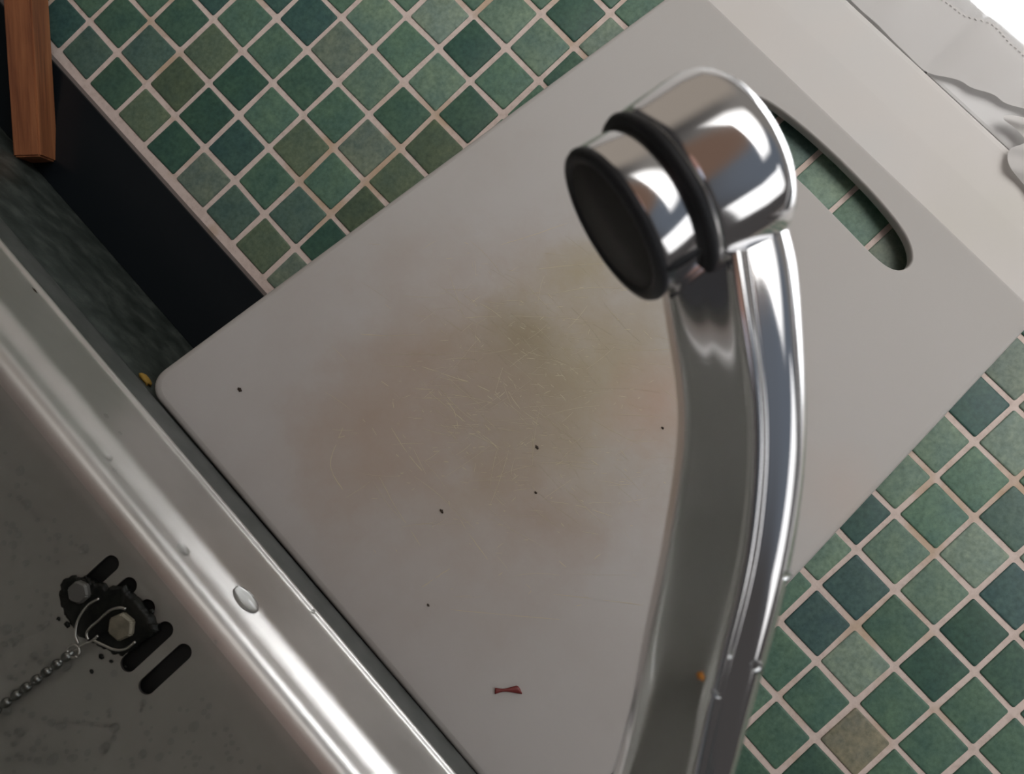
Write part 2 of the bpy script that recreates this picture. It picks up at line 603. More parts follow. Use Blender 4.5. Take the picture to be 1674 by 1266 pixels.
def sink_rings():
    key = [  # (y at the back, z)
        (-101.6, -46.9), (-102.2, -46.2), (-104.5, -45.7), (-112, -45.3), (-120.3, -45.1), (-121.8, -44.5), (-123.2, -44.0), (-124.4, -44.3),
        (-126.0, -45.3), (-130.0, -45.6), (-140, -45.7), (-150, -45.7), (-154.0, -45.75), (-156.4, -46.3), (-158.6, -47.3), (-160.6, -48.3),
        (-162.6, -49.0), (-164.6, -49.4), (-166.6, -49.8), (-168.4, -50.6), (-169.9, -52.0), (-171.0, -54.2), (-171.8, -57.2), (-172.4, -62.0), (-173.4, -80.0), (-175.2, -110.0), (-177.6, -150.0),
        (-181.0, -198.0), (-185.5, -209.0), (-196.5, -214.0), (-233.0, -215.5)]
    P = catmull(key, 4)
    rings = []
    for (y, z) in P:
        ins = -y - 104.5
        if y > -128:       # outer flange
            rings.append(rrect(-90 + ins, 582 - ins, -600 + ins, y, 26 - ins * 0.55, z))
        else:
            f = min(1.0, (-y - 128) / 28.0)
            f = f * f * (3 - 2 * f)
            x0 = (-90 + 23.5) * (1 - f) + (-30 + (ins - 52)) * f
            x1 = (582 - 23.5) * (1 - f) + (452 - (ins - 52)) * f
            y0 = (-600 + 23.5) * (1 - f) + (-572 + (ins - 52)) * f
            r = 13 * (1 - f) + max(34 - (ins - 52) * 0.2, 8) * f
            rings.append(rrect(x0, x1, y0, y, r, z))
    return rings


bm = bmesh.new()
rings = sink_rings()
n = len(rings)
inner = rings
outer = []
for k, r in enumerate(rings):      # 1 mm thick sheet
    a = rings[max(k - 1, 0)]
    b = rings[min(k + 1, n - 1)]
    q = []
    m = len(r)
    for i, p in enumerate(r):
        tg = (b[i] - a[i])
        th = (r[(i + 1) % m] - r[i - 1])
        nn = tg.cross(th)
        if nn.length < 1e-9:
            nn = Vector((0, 0, 1))
        nn.normalize()
        if nn.z < 0 or (k > n - 30 and False):
            nn = -nn
        q.append(p - nn * 0.9)
    outer.append(q)
allr = inner + outer[::-1]
vi = [[bm.verts.new(p) for p in r] for r in inner]
vo = [[bm.verts.new(p) for p in r] for r in outer]
m = len(inner[0])
for S, flip in ((vi, False), (vo, True)):
    for a, b in zip(S, S[1:]):
        for k in range(m):
            q = (a[k], a[(k + 1) % m], b[(k + 1) % m], b[k])
            bm.faces.new(tuple(reversed(q)) if flip else q)
bm.faces.new(list(reversed(vi[-1])))
bm.faces.new(vo[-1])
for k in range(m):
    bm.faces.new((vi[0][(k + 1) % m], vi[0][k], vo[0][k], vo[0][(k + 1) % m]))
bmesh.ops.recalc_face_normals(bm, faces=bm.faces)
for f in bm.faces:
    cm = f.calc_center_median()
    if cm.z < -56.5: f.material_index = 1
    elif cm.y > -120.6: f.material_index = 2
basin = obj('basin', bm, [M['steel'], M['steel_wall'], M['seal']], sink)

# overflow slots cut through the back wall of the basin
YW = -173.5
SLOT_X = [283.0, 291.9, 300.8, 309.7, 318.6]
SLOT_Z = (-79.6, -64.6)
bm = bmesh.new()
for sx in SLOT_X:
    pts = []
    r = 2.6
    for k in range(17):
        a = math.pi * k / 16
        pts.append((sx + r * math.cos(a), SLOT_Z[1] - 0.3 + r * math.sin(a)))
    for k in range(17):
        a = math.pi + math.pi * k / 16
        pts.append((sx + r * math.cos(a), SLOT_Z[0] + r * math.sin(a)))
    loft(bm, [[Vector((x, y, z)) for x, z in pts] for y in (-184, -165)])
bmesh.ops.recalc_face_normals(bm, faces=bm.faces)
cut = obj('slot_cutter', bm, M['hole'], smooth=False)
md = basin.modifiers.new('slots', 'BOOLEAN')
md.operation = 'DIFFERENCE'
md.object = cut
md.solver = 'EXACT'
dg = bpy.context.evaluated_depsgraph_get()
newme = bpy.data.meshes.new_from_object(basin.evaluated_get(dg))
basin.modifiers.clear()
basin.data = newme
bpy.data.objects.remove(cut)
for p in basin.data.polygons:
    if p.center.z < (-62.0 + 215.0) * MM: p.use_smooth = False
# dark overflow channel behind the slots
bm = bmesh.new()
box(bm, 276, 326, -170.6, -161, -94, -60.0)
obj('overflow_channel', bm, M['hole'], sink, smooth=False)

# grime crusted round the overflow bolts
def patch(bm, pts, y0, y1, seed):
    """irregular thin crust: outline in (x, z), between y0 (wall) and y1 (front)"""
    P = []
    npt = len(pts)
    for i in range(npt):
        a, b = Vector(pts[i]), Vector(pts[(i + 1) % npt])
        for s in range(9):
            p = a.lerp(b, s / 9)
            nz = noise.noise(Vector((p.x * 0.9, p.y * 0.9, seed)))
            P.append((p.x + nz * 0.9, p.y + noise.noise(Vector((p.x * .8, p.y * .8, seed + 9))) * 0.9))
    cx = sum(p[0] for p in P) / len(P)
    cz = sum(p[1] for p in P) / len(P)
    rings = [[Vector((x, y0, z)) for x, z in P],
             [Vector((cx + (x - cx) * .97, (y0 + 2 * y1) / 3, cz + (z - cz) * .97)) for x, z in P],
             [Vector((cx + (x - cx) * .85, y1, cz + (z - cz) * .85)) for x, z in P]]
    loft(bm, rings)


def wpt(px, py, Y=None):
    p = at(px, py, Y if Y is not None else YW)
    return (p.x, p.z)


bm = bmesh.new()
ol = [(100, 950), (118, 940), (142, 944), (158, 952), (176, 960), (205, 958), (216, 970), (236, 988), (252, 1012), (262, 1030),
      (246, 1042), (222, 1060), (204, 1072), (188, 1070), (160, 1058), (136, 1044), (122, 1028), (108, 1010), (96, 978)]
patch(bm, [wpt(*q) for q in ol], -172.6, -174.9, 1.3)
for (px, py, r) in ((110, 1022, 1.0), (150, 1098, 0.8), (165, 1074, 0.9), (182, 1082, 0.6), (205, 1090, 0.6), (96, 1012, 0.7), (248, 1000, 0.9)):
    p = at(px, py, -173.9)
    blob(bm, p, r, 0.5, r * .8, rough=0.6, seed=px)
bmesh.ops.recalc_face_normals(bm, faces=bm.faces)
g = obj('grime', bm, M['grime'], sink)
g['label'] = 'black grime around the overflow bolts'


def hexbolt(px, py, R, rot, matk):
    c = at(px, py, -175.0)
    bm = bmesh.new()
    rg = []
    for (k, y) in ((1.0, -174.0), (1.0, -176.4), (0.86, -177.1)):
        rg.append([Vector((c.x + R * k * math.cos(rot + a * math.pi / 3), y, c.z + R * k * math.sin(rot + a * math.pi / 3))) for a in range(6)])
    loft(bm, rg)
    bmesh.ops.recalc_face_normals(bm, faces=bm.faces)
    bmesh.ops.bevel(bm, geom=[e for e in bm.edges if abs(e.verts[0].co.y - e.verts[1].co.y) > .3], offset=.35, segments=2, affect='EDGES')
    return obj('hex_bolt', bm, matk, sink, smooth=False)


hexbolt(201, 1024, 4.3, 0.2, M['bolt'])
b2 = hexbolt(132, 968, 3.6, 0.5, M['seal2'])

# ------------------------------------------------------------------ plug chain
chain = empty('plug_chain', at(150, 1040, -177.5))
tag(chain, 'dark metal ball chain hanging by wire hooks from the sink overflow', 'chain')


def wirepts(L, Y=-178.0):
    return [at(px, 860 + 0 + py, Y) for px, py in [(a / 3.12, b / 3.12) for a, b in L]]


for L in ([(505, 372), (455, 400), (415, 450), (392, 500), (385, 560), (400, 600)],
          [(640, 425), (610, 418), (560, 432), (500, 485), (460, 520), (442, 550), (450, 580)],
          [(478, 585), (530, 610), (585, 632), (640, 628), (690, 592)],
          [(500, 560), (465, 590), (430, 600), (375, 640)]):
    bm = bmesh.new()
    tube(bm, [Vector(p) for p in catmull([tuple(v) for v in wirepts(L)], 5)], 0.42, 8)
    obj('hook_wire', bm, M['wire'], chain)
bm = bmesh.new()
u, v = Vector((1, 0, 0)), Vector((0, 0, 1))
cc = at(375 / 3.12, 860 + 640 / 3.12, -178.0)
tube(bm, [cc + (u * math.cos(a / 16 * 2 * math.pi) * 1.9 + v * math.sin(a / 16 * 2 * math.pi) * 1.9) for a in range(17)], 0.45, 8)
obj('ring', bm, M['wire'], chain)
bm = bmesh.new()
p0 = at(340 / 3.12, 860 + 668 / 3.12, -178.0)
p1 = at(0, 1157, -179.4)
stp = (p1 - p0) / 6.6
dirn = stp.normalized()
p1 = p0 + stp * 14
for k in range(15):
    c = p0 + stp * k
    u_, v_ = frame_from(dirn)
    blob(bm, c, 1.55, 1.55, 1.75, (u_, v_, dirn), 14)
tube(bm, [p0 - dirn * 2.5, p1], 0.6, 8)
bmesh.ops.recalc_face_normals(bm, faces=bm.faces)
obj('ball_chain', bm, plain('tarnished_chain', (0.20, 0.21, 0.20), 0.3, 1.0), chain)

# ------------------------------------------------------------------ cutting board
TH = 5.0
BL, BR = Vector((217.4, -103.7, -45.0)), Vector((450.2, -103.9, -45.6))
TR, TL = Vector((451.2, -7.2, 261.0)), Vector((218.3, -7.0, 261.7))
U = (BR - BL).normalized()
NRM = U.cross((TL - BL)).normalized()
if NRM.y > 0: NRM = -NRM
V = NRM.cross(U)
if V.z < 0: V = -V
W_, H_ = (BR - BL).length, (TL - BL).length


def to_board(px, py):
    d = R0 * ((px - 837) / F) + R1 * ((py - 633) / F) + R2
    s = (BL - CAM).dot(NRM) / d.dot(NRM)
    q = CAM + d * s - BL
    return (q.dot(U), q.dot(V))


def bp(u, v, n=0.0):
    return BL + U * u + V * v + NRM * n


def rr2(x0, x1, y0, y1, r, nc=8):
    pts = []
    for (cx, cy, a0) in ((x1 - r, y1 - r, 0), (x0 + r, y1 - r, 90), (x0 + r, y0 + r, 180), (x1 - r, y0 + r, 270)):
        for k in range(nc + 1):
            a = math.radians(a0 + 90 * k / nc)
            pts.append((cx + r * math.cos(a), cy + r * math.sin(a)))
    return pts


hole_px = [(1227, 160), (1270, 195), (1345, 250), (1400, 305), (1455, 365), (1484, 403), (1490, 428), (1476, 441), (1447, 433),
           (1415, 400), (1355, 340), (1305, 285), (1270, 236)]
hole_uv = [to_board(*q) for q in hole_px]
mid = sum(q[0] for q in (to_board(1133, -31), to_board(1701, 516))) / 2


HALF = [(0, 306.2), (22, 305.4), (40, 303.0), (50, 299.6), (56.0, 294.6), (57.4, 289.4), (55.3, 284.6), (50, 281.9), (40, 281.2), (22, 281.8), (0, 282.4)]
HOLE_C = 117.6


def hole_loop(ins):
    """elongated grip slot with a bowed upper edge; ins > 0 widens it"""
    right = catmull(HALF, 5)
    pts = [(HOLE_C + a, b) for a, b in right] + [(HOLE_C - a, b) for a, b in right[::-1]][1:-1]
    out = []
    n = len(pts)
    for i, p in enumerate(pts):
        a, b = pts[i - 1], pts[(i + 1) % n]
        tx, ty = b[0] - a[0], b[1] - a[1]
        l = math.hypot(tx, ty)
        out.append((p[0] - ty / l * ins, p[1] + tx / l * ins))
    return out


def build_board():
    root = empty('cutting_board', BL + U * (W_ / 2))
    tag(root, 'worn white plastic cutting board with a grip slot leaning against green tiles', 'cutting board')
    bm = bmesh.new()
    steps = [(0.0, 2.6), (-0.25, 1.3), (-0.9, 0.45), (-2.0, 0.0), (-TH + 1.2, 0.0), (-TH + .4, .4), (-TH, 1.2)]
    prof = [(n_, i_) for n_, i_ in steps]
    outer, inner_ = [], []
    for n_, ins in prof:
        outer.append([bm.verts.new(bp(u, v, n_)) for u, v in rr2(ins, W_ - ins, ins, H_ - ins, 9 - ins * .5)])
        inner_.append([bm.verts.new(bp(u, v, n_)) for u, v in hole_loop(ins * 0.3)])
    for S in (outer, inner_):
        for a, b in zip(S, S[1:]):
            for k in range(len(a)):
                bm.faces.new((a[k], a[(k + 1) % len(a)], b[(k + 1) % len(a)], b[k]))
    for idx in (0, -1):
        es = []
        for ring in (outer[idx], inner_[idx]):
            for k in range(len(ring)):
                e = bm.edges.get((ring[k], ring[(k + 1) % len(ring)]))
                es.append(e)
        bmesh.ops.triangle_fill(bm, use_beauty=True, edges=es, normal=NRM)
    bmesh.ops.recalc_face_normals(bm, faces=bm.faces)
    o = obj('board', bm, M['board'], root, smooth=False)
    for p in o.data.polygons:
        p.use_smooth = abs(p.normal.dot(NRM)) < 0.995
    return root


# board plastic: object coords relative to the root at the bottom middle
t = BOARD_T
zc, xc = sep.outputs['Z'], sep.outputs['X']


def spot(cx, cz, rx, rz, soft=1.0, dist=0.35):
    mp = t.n('ShaderNodeMapping')
    mp.inputs['Location'].default_value = (-cx / rx, 0, -cz / rz)
    mp.inputs['Scale'].default_value = (1 / rx, 0.0, 1 / rz)
    t.link(t.co, mp.inputs[0])
    ln = t.n('ShaderNodeVectorMath', operation='LENGTH')
    t.link(mp.outputs[0], ln.inputs[0])
    add = t.n('ShaderNodeMath', operation='MULTIPLY_ADD')
    t.link(t.noise(26, 5, 0.65), add.inputs[0])
    add.inputs[1].default_value = dist * 3
    t.link(ln.outputs['Value'], add.inputs[2])
    return t.maprange(add.outputs[0], 1.0 + dist * 1.5, 0.25 + dist * 1.5 - .2, 0.0, soft)


base = t.ramp(t.noise(7, 3, 0.5), [(0.3, (0.425, 0.408, 0.390)), (0.7, (0.445, 0.432, 0.418))])
ROOTP = BL + U * (W_ / 2)


def rel(px, py):
    u_, v_ = to_board(px, py)
    q = bp(u_, v_) - ROOTP
    return q.x * MM, q.z * MM


STAINS = [  # (px, py, rx mm, rz mm, strength, colour)
    (800, 700, 120, 130, 0.55, (0.335, 0.285, 0.245)),
    (840, 640, 85, 95, 0.55, (0.350, 0.269, 0.199)),
    (950, 600, 60, 70, 0.60, (0.329, 0.269, 0.140)),
    (850, 545, 24, 20, 0.65, (0.231, 0.189, 0.091)),
    (905, 590, 26, 18, 0.55, (0.252, 0.203, 0.098)),
    (830, 650, 40, 40, 0.45, (0.238, 0.182, 0.140)),
    (960, 440, 20, 26, 0.45, (0.322, 0.266, 0.119)),
    (620, 700, 40, 45, 0.40, (0.350, 0.252, 0.189)),
    (1075, 660, 24, 34, 0.50, (0.420, 0.252, 0.175)),
    (880, 840, 36, 20, 0.45, (0.308, 0.224, 0.168)),
    (700, 620, 40, 60, 0.35, (0.315, 0.238, 0.182)),
    (1390, 820, 30, 26, 0.35, (0.462, 0.378, 0.322)),
]
colr = base
for (px, py, rx, rz, s, cc_) in STAINS:
    x_, z_ = rel(px, py)
    colr = t.mix(spot(x_, z_, rx * MM, rz * MM, s), colr, cc_)
speck = t.ramp(t.noise(1500, 2, 0.6), [(0.70, (0, 0, 0)), (0.76, (1, 1, 1))])
colr = t.mix(t.mix(spot(*rel(880, 640), 90 * MM, 110 * MM, 0.5), (0, 0, 0), speck), colr, (0.30, 0.22, 0.12))
t.bump(t.noise(600, 4), 0.08, 0.0003)
t.set(Base_Color=colr, Roughness=0.42, Specular_IOR_Level=0.35, Subsurface_Weight=0.35, Subsurface_Radius=(1.0, 0.9, 0.85), Subsurface_Scale=0.004)

board = build_board()


def ribbon(bm, pts, w):
    """fine raised burr along a knife cut: list of (u, v) on the board"""
    P = [bp(u, v, 0.0) for u, v in pts]
    prev = None
    for i, p in enumerate(P):
        tg = (P[min(i + 1, len(P) - 1)] - P[max(i - 1, 0)]).normalized()
        sd = NRM.cross(tg)
        ww = w * (0.35 + 0.65 * math.sin(math.pi * (i + .5) / len(P)))
        cur = [bm.verts.new(p + sd * ww * .5), bm.verts.new(p + NRM * 0.05), bm.verts.new(p - sd * ww * .5)]
        if prev:
            bm.faces.new((prev[0], prev[1], cur[1], cur[0]))
            bm.faces.new((prev[1], prev[2], cur[2], cur[1]))
        prev = cur


def build_scratches():
    bm = bmesh.new()
    rr = random.Random(5)
    long_ = [  # seen one by one: pixel polylines
        [(620, 780), (650, 835), (688, 893)], [(752, 850), (775, 885), (797, 915)], [(690, 960), (712, 945), (735, 930)],
        [(860, 955), (868, 965), (862, 974)], [(735, 997), (830, 1006), (925, 1014)], [(905, 972), (1000, 983), (1050, 990)],
        [(690, 600), (735, 615), (800, 640), (830, 665)], [(590, 547), (640, 549), (690, 547)], [(770, 490), (800, 505), (820, 520)],
        [(700, 640), (730, 665), (760, 690)], [(780, 705), (800, 720), (815, 735)], [(900, 820), (950, 828), (1000, 845)],
        [(820, 400), (870, 385), (935, 362)], [(760, 520), (850, 517), (960, 524)], [(860, 575), (920, 595), (945, 612)],
        [(716, 640), (742, 672), (748, 700)], [(830, 640), (850, 668), (880, 690)], [(640, 700), (665, 740), (690, 770)],
        [(880, 440), (960, 432), (1060, 432)], [(905, 480), (980, 470), (1080, 478)], [(560, 800), (540, 760), (560, 700)],
    ]
    for L in long_:
        uv = [to_board(*q) for q in L]
        P = catmull(uv, 6)
        a = 0
        while a < len(P) - 2:           # broken strokes
            b = min(len(P), a + rr.randint(3, 9))
            ribbon(bm, [(u + rr.uniform(-.1, .1), v + rr.uniform(-.1, .1)) for u, v in P[a:b]], rr.uniform(.16, .30))
            a = b + rr.randint(0, 1) - 1 if b - a > 1 else b
    for _ in range(620):
        px = rr.gauss(860, 120)
        py = rr.gauss(650, 130)
        if not (540 < px < 1100 and 350 < py < 1010):
            continue
        u, v = to_board(px, py)
        ang = rr.choice([0.85, 0.85, 0.95, 0.75, 0.2, 0.0, 0.1, 1.5, rr.uniform(0, 3.14)]) + rr.gauss(0, .08)
        ln = rr.choice([1.2, 2, 3.5, 6, 12, 22]) * rr.uniform(.5, 1.2)
        w = rr.uniform(.05, .15) if ln > 4 else rr.uniform(.10, .30)
        bend = rr.uniform(-.05, .05)
        pts = []
        for k in range(6):
            s = (k / 5 - .5)
            pts.append((u + math.cos(ang) * ln * s - math.sin(ang) * bend * ln * s * s * 4, v + math.sin(ang) * ln * s + math.cos(ang) * bend * ln * s * s * 4))
        ribbon(bm, pts, w)
    o = obj('knife_cuts', bm, M['scratch'], board, smooth=False)
    o['kind'] = 'stuff'
    o['label'] = 'fine pale knife scratches in the middle of the board'


build_scratches()

# red scrap near the lower edge of the board
bm = bmesh.new()
uv = [to_board(*q) for q in ((809, 1130), (822, 1129), (835, 1128), (846, 1128), (853, 1134))]
wd = [1.5, 0.7, 1.2, 1.7, 0.3]
ringsL = []
for (q, w) in zip(catmull([(*a, b) for a, b in zip(uv, wd)], 4), range(99)):
    u_, v_, ww = q
    ringsL.append([bp(u_ + math.sin(a) * ww * -.5, v_ + math.cos(a) * ww, 0.45 + 0.35 * math.sin(a * 2 + u_) * .6) if False else
                   bp(u_ - 0.68 * math.cos(a) * ww * .8, v_ + 0.73 * math.cos(a) * ww * .8, 0.5 + .45 * math.sin(a)) for a in [k / 8 * 2 * math.pi for k in range(8)]])
loft(bm, ringsL)
bmesh.ops.recalc_face_normals(bm, faces=bm.faces)
tag(obj('food_scrap', bm, M['red'], None), 'small dark red shred of food stuck low on the cutting board', 'food scrap')


def crumb(name, c, r, mat, label, cat, group=None, ax=None, el=(1.3, 0.8, .6), seed=0):
    bm = bmesh.new()
    blob(bm, c, r * el[0], r * el[1], r * el[2], ax, rough=0.9, seed=seed)
    return tag(obj(name, bm, mat), label, cat, group)


for k, (px, py, r, lb) in enumerate((
        (392, 637, 0.85, 'dark crumb alone on the left part of the cutting board'),
        (878, 732, 0.70, 'black crumb in the stained middle of the cutting board'),
        (722, 836, 0.65, 'dark crumb below the stain, left of centre on the board'),
        (700, 990, 0.50, 'brown crumb low on the board, left of the Y-shaped scratch'),
        (876, 806, 0.50, 'dark crumb under the black crumb at the stain edge'),
        (1083, 700, 0.55, 'brown crumb beside the spout on the reddish stain'))):
    u_, v_ = to_board(px, py)
    crumb('crumb', bp(u_, v_, 0.25), r, M['crumb'], lb, 'crumb', None, (U, V, NRM), (1.2, .8, .6), k * 3.3)

# ------------------------------------------------------------------ other small bits
p = atz(241, 619, -45.2)
crumb('yellow_crumb', Vector((p.x, p.y, -46.2)), 2.2, M['yellow'], 'yellow food crumb at the left bottom corner of the board', 'crumb', seed=2, el=(1.5, .9, .6))
p = atz(57, 475, -45.4)
crumb('crumb', Vector((p.x, p.y, -45.5)), 1.0, M['crumb'], 'dark sliver on the flat steel sink rim at far left', 'crumb', seed=5, el=(1.8, .5, .4))

# ------------------------------------------------------------------ wooden slat
def build_wood():
    foot = Vector((52.5, -27.0, -45.0))
    dirw = (-R1 * 1.0 - R0 * 0.03 - R2 * 0.06).normalized()
    side = (R0 - dirw * R0.dot(dirw)).normalized()
    dep = dirw.cross(side).normalized()
    if dep.y < 0: dep = -dep
    bm = bmesh.new()
    w, d = 13.8, 18.0
    rg = []
    for s in (0, 30, 70, 110, 170, 240):
        k = 1 + s * 0.0003
        c = foot + dirw * s
        rg.append([c + side * (a * w / 2 * k) + dep * b for a, b in ((-1, 0), (1, 0), (1, d), (-1, d))])
    loft(bm, rg)
    bmesh.ops.recalc_face_normals(bm, faces=bm.faces)
    bmesh.ops.bevel(bm, geom=list(bm.edges), offset=0.9, segments=2, affect='EDGES', clamp_overlap=True)
    zmin = min(v.co.z for v in bm.verts)
    mv = ZL - zmin
    for v in bm.verts: v.co.z += mv
    # local frame so the grain follows the slat
    rot = Matrix((side, dep, dirw)).transposed()
    inv = rot.inverted()
    base = Vector((foot.x, foot.y, foot.z + mv))
    for v in bm.verts:
        v.co = inv @ (v.co - base)
    o = obj('wooden_slat', bm, M['wood'], None, smooth=False, origin=(0, 0, 0))
    o.matrix_world = Matrix.Translation(base * MM) @ rot.to_4x4()
    tag(o, 'reddish brown wooden slat standing tilted on the dark stone ledge', 'wooden slat')


build_wood()

# ------------------------------------------------------------------ curtain
def build_curtain():
    root = empty('curtain', (420, 4, 316))
    tag(root, 'thin white curtain with stitched hem hanging over the window sill', 'curtain')
    xs = [240 + k * 1.5 for k in range(307)]

    def hemz(x):     # bottom edge
        return curve(x, [(240, 310.2), (331, 310.6), (350, 318), (366, 323.5), (381, 328.5), (400, 333), (430, 336), (700, 336)])

    def topz(x):     # stitch line
        return hem_top(x)

    def yy(x, z):
        f = 1 - math.exp(-(z - 300) / 60.0) if z > 300 else 0
        fold = 5.0 * math.sin(x * 0.058 + 0.6 + z * .004) + 2.4 * math.sin(x * 0.137 + 1.0) + 1.1 * math.sin(x * .31)
        out = 0.0
        if x > 381: out = -16.0 * min(1, (x - 381) / 6)
        return -2.6 + fold * (0.16 + .5 * f) + out * 0

    def sheet(nm, zf0, zf1, nz, mat, thick=0.35):
        bm = bmesh.new()
        grid = []
        for x in xs:
            col = []
            for k in range(nz + 1):
                z = zf0(x) + (zf1(x) - zf0(x)) * k / nz
                y = yy(x, z)
                col.append(bm.verts.new((x, y, z)))
            grid.append(col)
        for a, b in zip(grid, grid[1:]):
            for k in range(nz):
                bm.faces.new((a[k], b[k], b[k + 1], a[k + 1]))
        return obj(nm, bm, mat, root)

    sheet('hem', hemz, topz, 8, M['hem'])
    sheet('cloth', topz, lambda x: 1180.0, 60, M['curtain'])
    bm = bmesh.new()
    x = 244
    while x < 700:
        z = topz(x) - 1.2
        blob(bm, Vector((x, yy(x, z) - 0.35, z)), .8, .3, .35)
        x += 2.6
    o = obj('stitching', bm, M['hem'], root)
    bm = bmesh.new()
    left = [(1690, 196), (1652, 188), (1640, 194), (1662, 212), (1676, 232), (1652, 243), (1647, 258), (1653, 276), (1672, 300), (1700, 335)]
    rows = []
    for k, (px, py) in enumerate(catmull(left, 5)):
        rows.append([bm.verts.new(at(px + dx, py + dx * .25, -6.5 - 3.0 * math.sin(min(dx, 90) / 90 * 1.6) + .8 * math.sin(k * .5))) for dx in (0, 3, 8, 20, 45, 90, 160)])
    for a, b in zip(rows, rows[1:]):
        for k in range(6):
            bm.faces.new((a[k], a[k + 1], b[k + 1], b[k]))
    obj('turned_corner', bm, M['hem'], root)


def curve(x, pts):
    for (a, b), (c, d) in zip(pts, pts[1:]):
        if x <= c:
            q = (x - a) / (c - a)
            q = q * q * (3 - 2 * q)
            return b + (d - b) * q
    return pts[-1][1]


def hem_top(x):
    return curve(x, [(240, 350), (290, 340), (306, 342), (320, 344), (336, 349), (352, 347), (370, 345), (384, 343), (410, 340), (450, 346), (520, 340), (700, 345)])


build_curtain()

# ------------------------------------------------------------------ faucet
A_C = Vector((-0.845, 0.522, -0.120)).normalized()      # nozzle axis, camera axes (right, down, forward)


def cw(v):
    return (R0 * v.x + R1 * v.y + R2 * v.z)


AX = cw(A_C)                       # nozzle axis in the room
T0 = cw(Vector((0.45, 0.88, 0.15)).normalized())
BN = AX.cross(T0).normalized()     # across the spout's width
if BN.dot(R2) > 0:
    BN = -BN                       # towards the viewer

# the ridge along the spout's near side, with the reach of the section to either side of it (mm)
SP_N = [((1180, 235, 121.5), 7.0, 8.0), ((1188, 300, 121), 8.0, 9.8), ((1195, 380, 119.5), 8.8, 11.6), ((1204, 440, 119), 8.9, 11.5), ((1212, 506, 118.5), 8.9, 11.2), ((1226, 585, 119), 8.8, 10.7),
        ((1236, 658, 119.8), 8.9, 10.1), ((1239, 737, 120.6), 9.3, 9.6), ((1233, 816, 121.4), 9.9, 9.6), ((1225, 889, 122.2), 10.3, 9.3),
        ((1215, 950, 123), 10.4, 9.2), ((1187, 1051, 124.5), 10.1, 9.4), ((1169, 1118, 125.5), 9.8, 9.2), ((1151, 1200, 126.8), 9.5, 8.9), ((1138, 1266, 128), 9.4, 8.7)]
SP = [(*C2W(*q), l, r) for q, l, r in SP_N]
BODY = Vector((486.0, -250.0, ZL + 2))
tend = (Vector(SP[-1][:3]) - Vector(SP[-3][:3])).normalized()
e1 = Vector(SP[-1][:3]) + tend * 22
e2 = Vector((462.0, -270.0, -18.0))
for q in (Vector(SP[-1][:3]).lerp(e1, .5), e1, (e1 + e2) / 2 + Vector((-2, 0, -4)), e2, Vector((486, -258, -24))):
    SP.append((*q, 11.0, 7.5))
SPF = catmull(SP, 7)
for _ in range(60):                      # ease out small wobbles along the spout
    SPF = [SPF[0]] + [tuple((a + 2 * b + c) / 4 for a, b, c in zip(SPF[k - 1], SPF[k], SPF[k + 1])) for k in range(1, len(SPF) - 1)] + [SPF[-1]]

SECTION = [(-1.0, 6.2), (-0.99, 4.9), (-0.95, 3.9), (-0.5, 2.15), (-0.14, 0.8), (-0.07, 0.32), (0.0, 0.05), (0.08, 0.12), (0.14, 0.6),
           (0.19, 1.0), (0.25, 1.1), (0.45, 1.4), (0.60, 1.85), (0.72, 2.7), (0.84, 4.2), (0.93, 6.0), (0.985, 8.2), (1.0, 10.4), (0.93, 12.8),
           (0.80, 14.4), (0.5, 15.9), (0.0, 16.4), (-0.5, 15.5), (-0.86, 12.6), (-1.0, 9.6), (-1.0, 6.4)]
SECTION = catmull(SECTION, 8)[:-1]


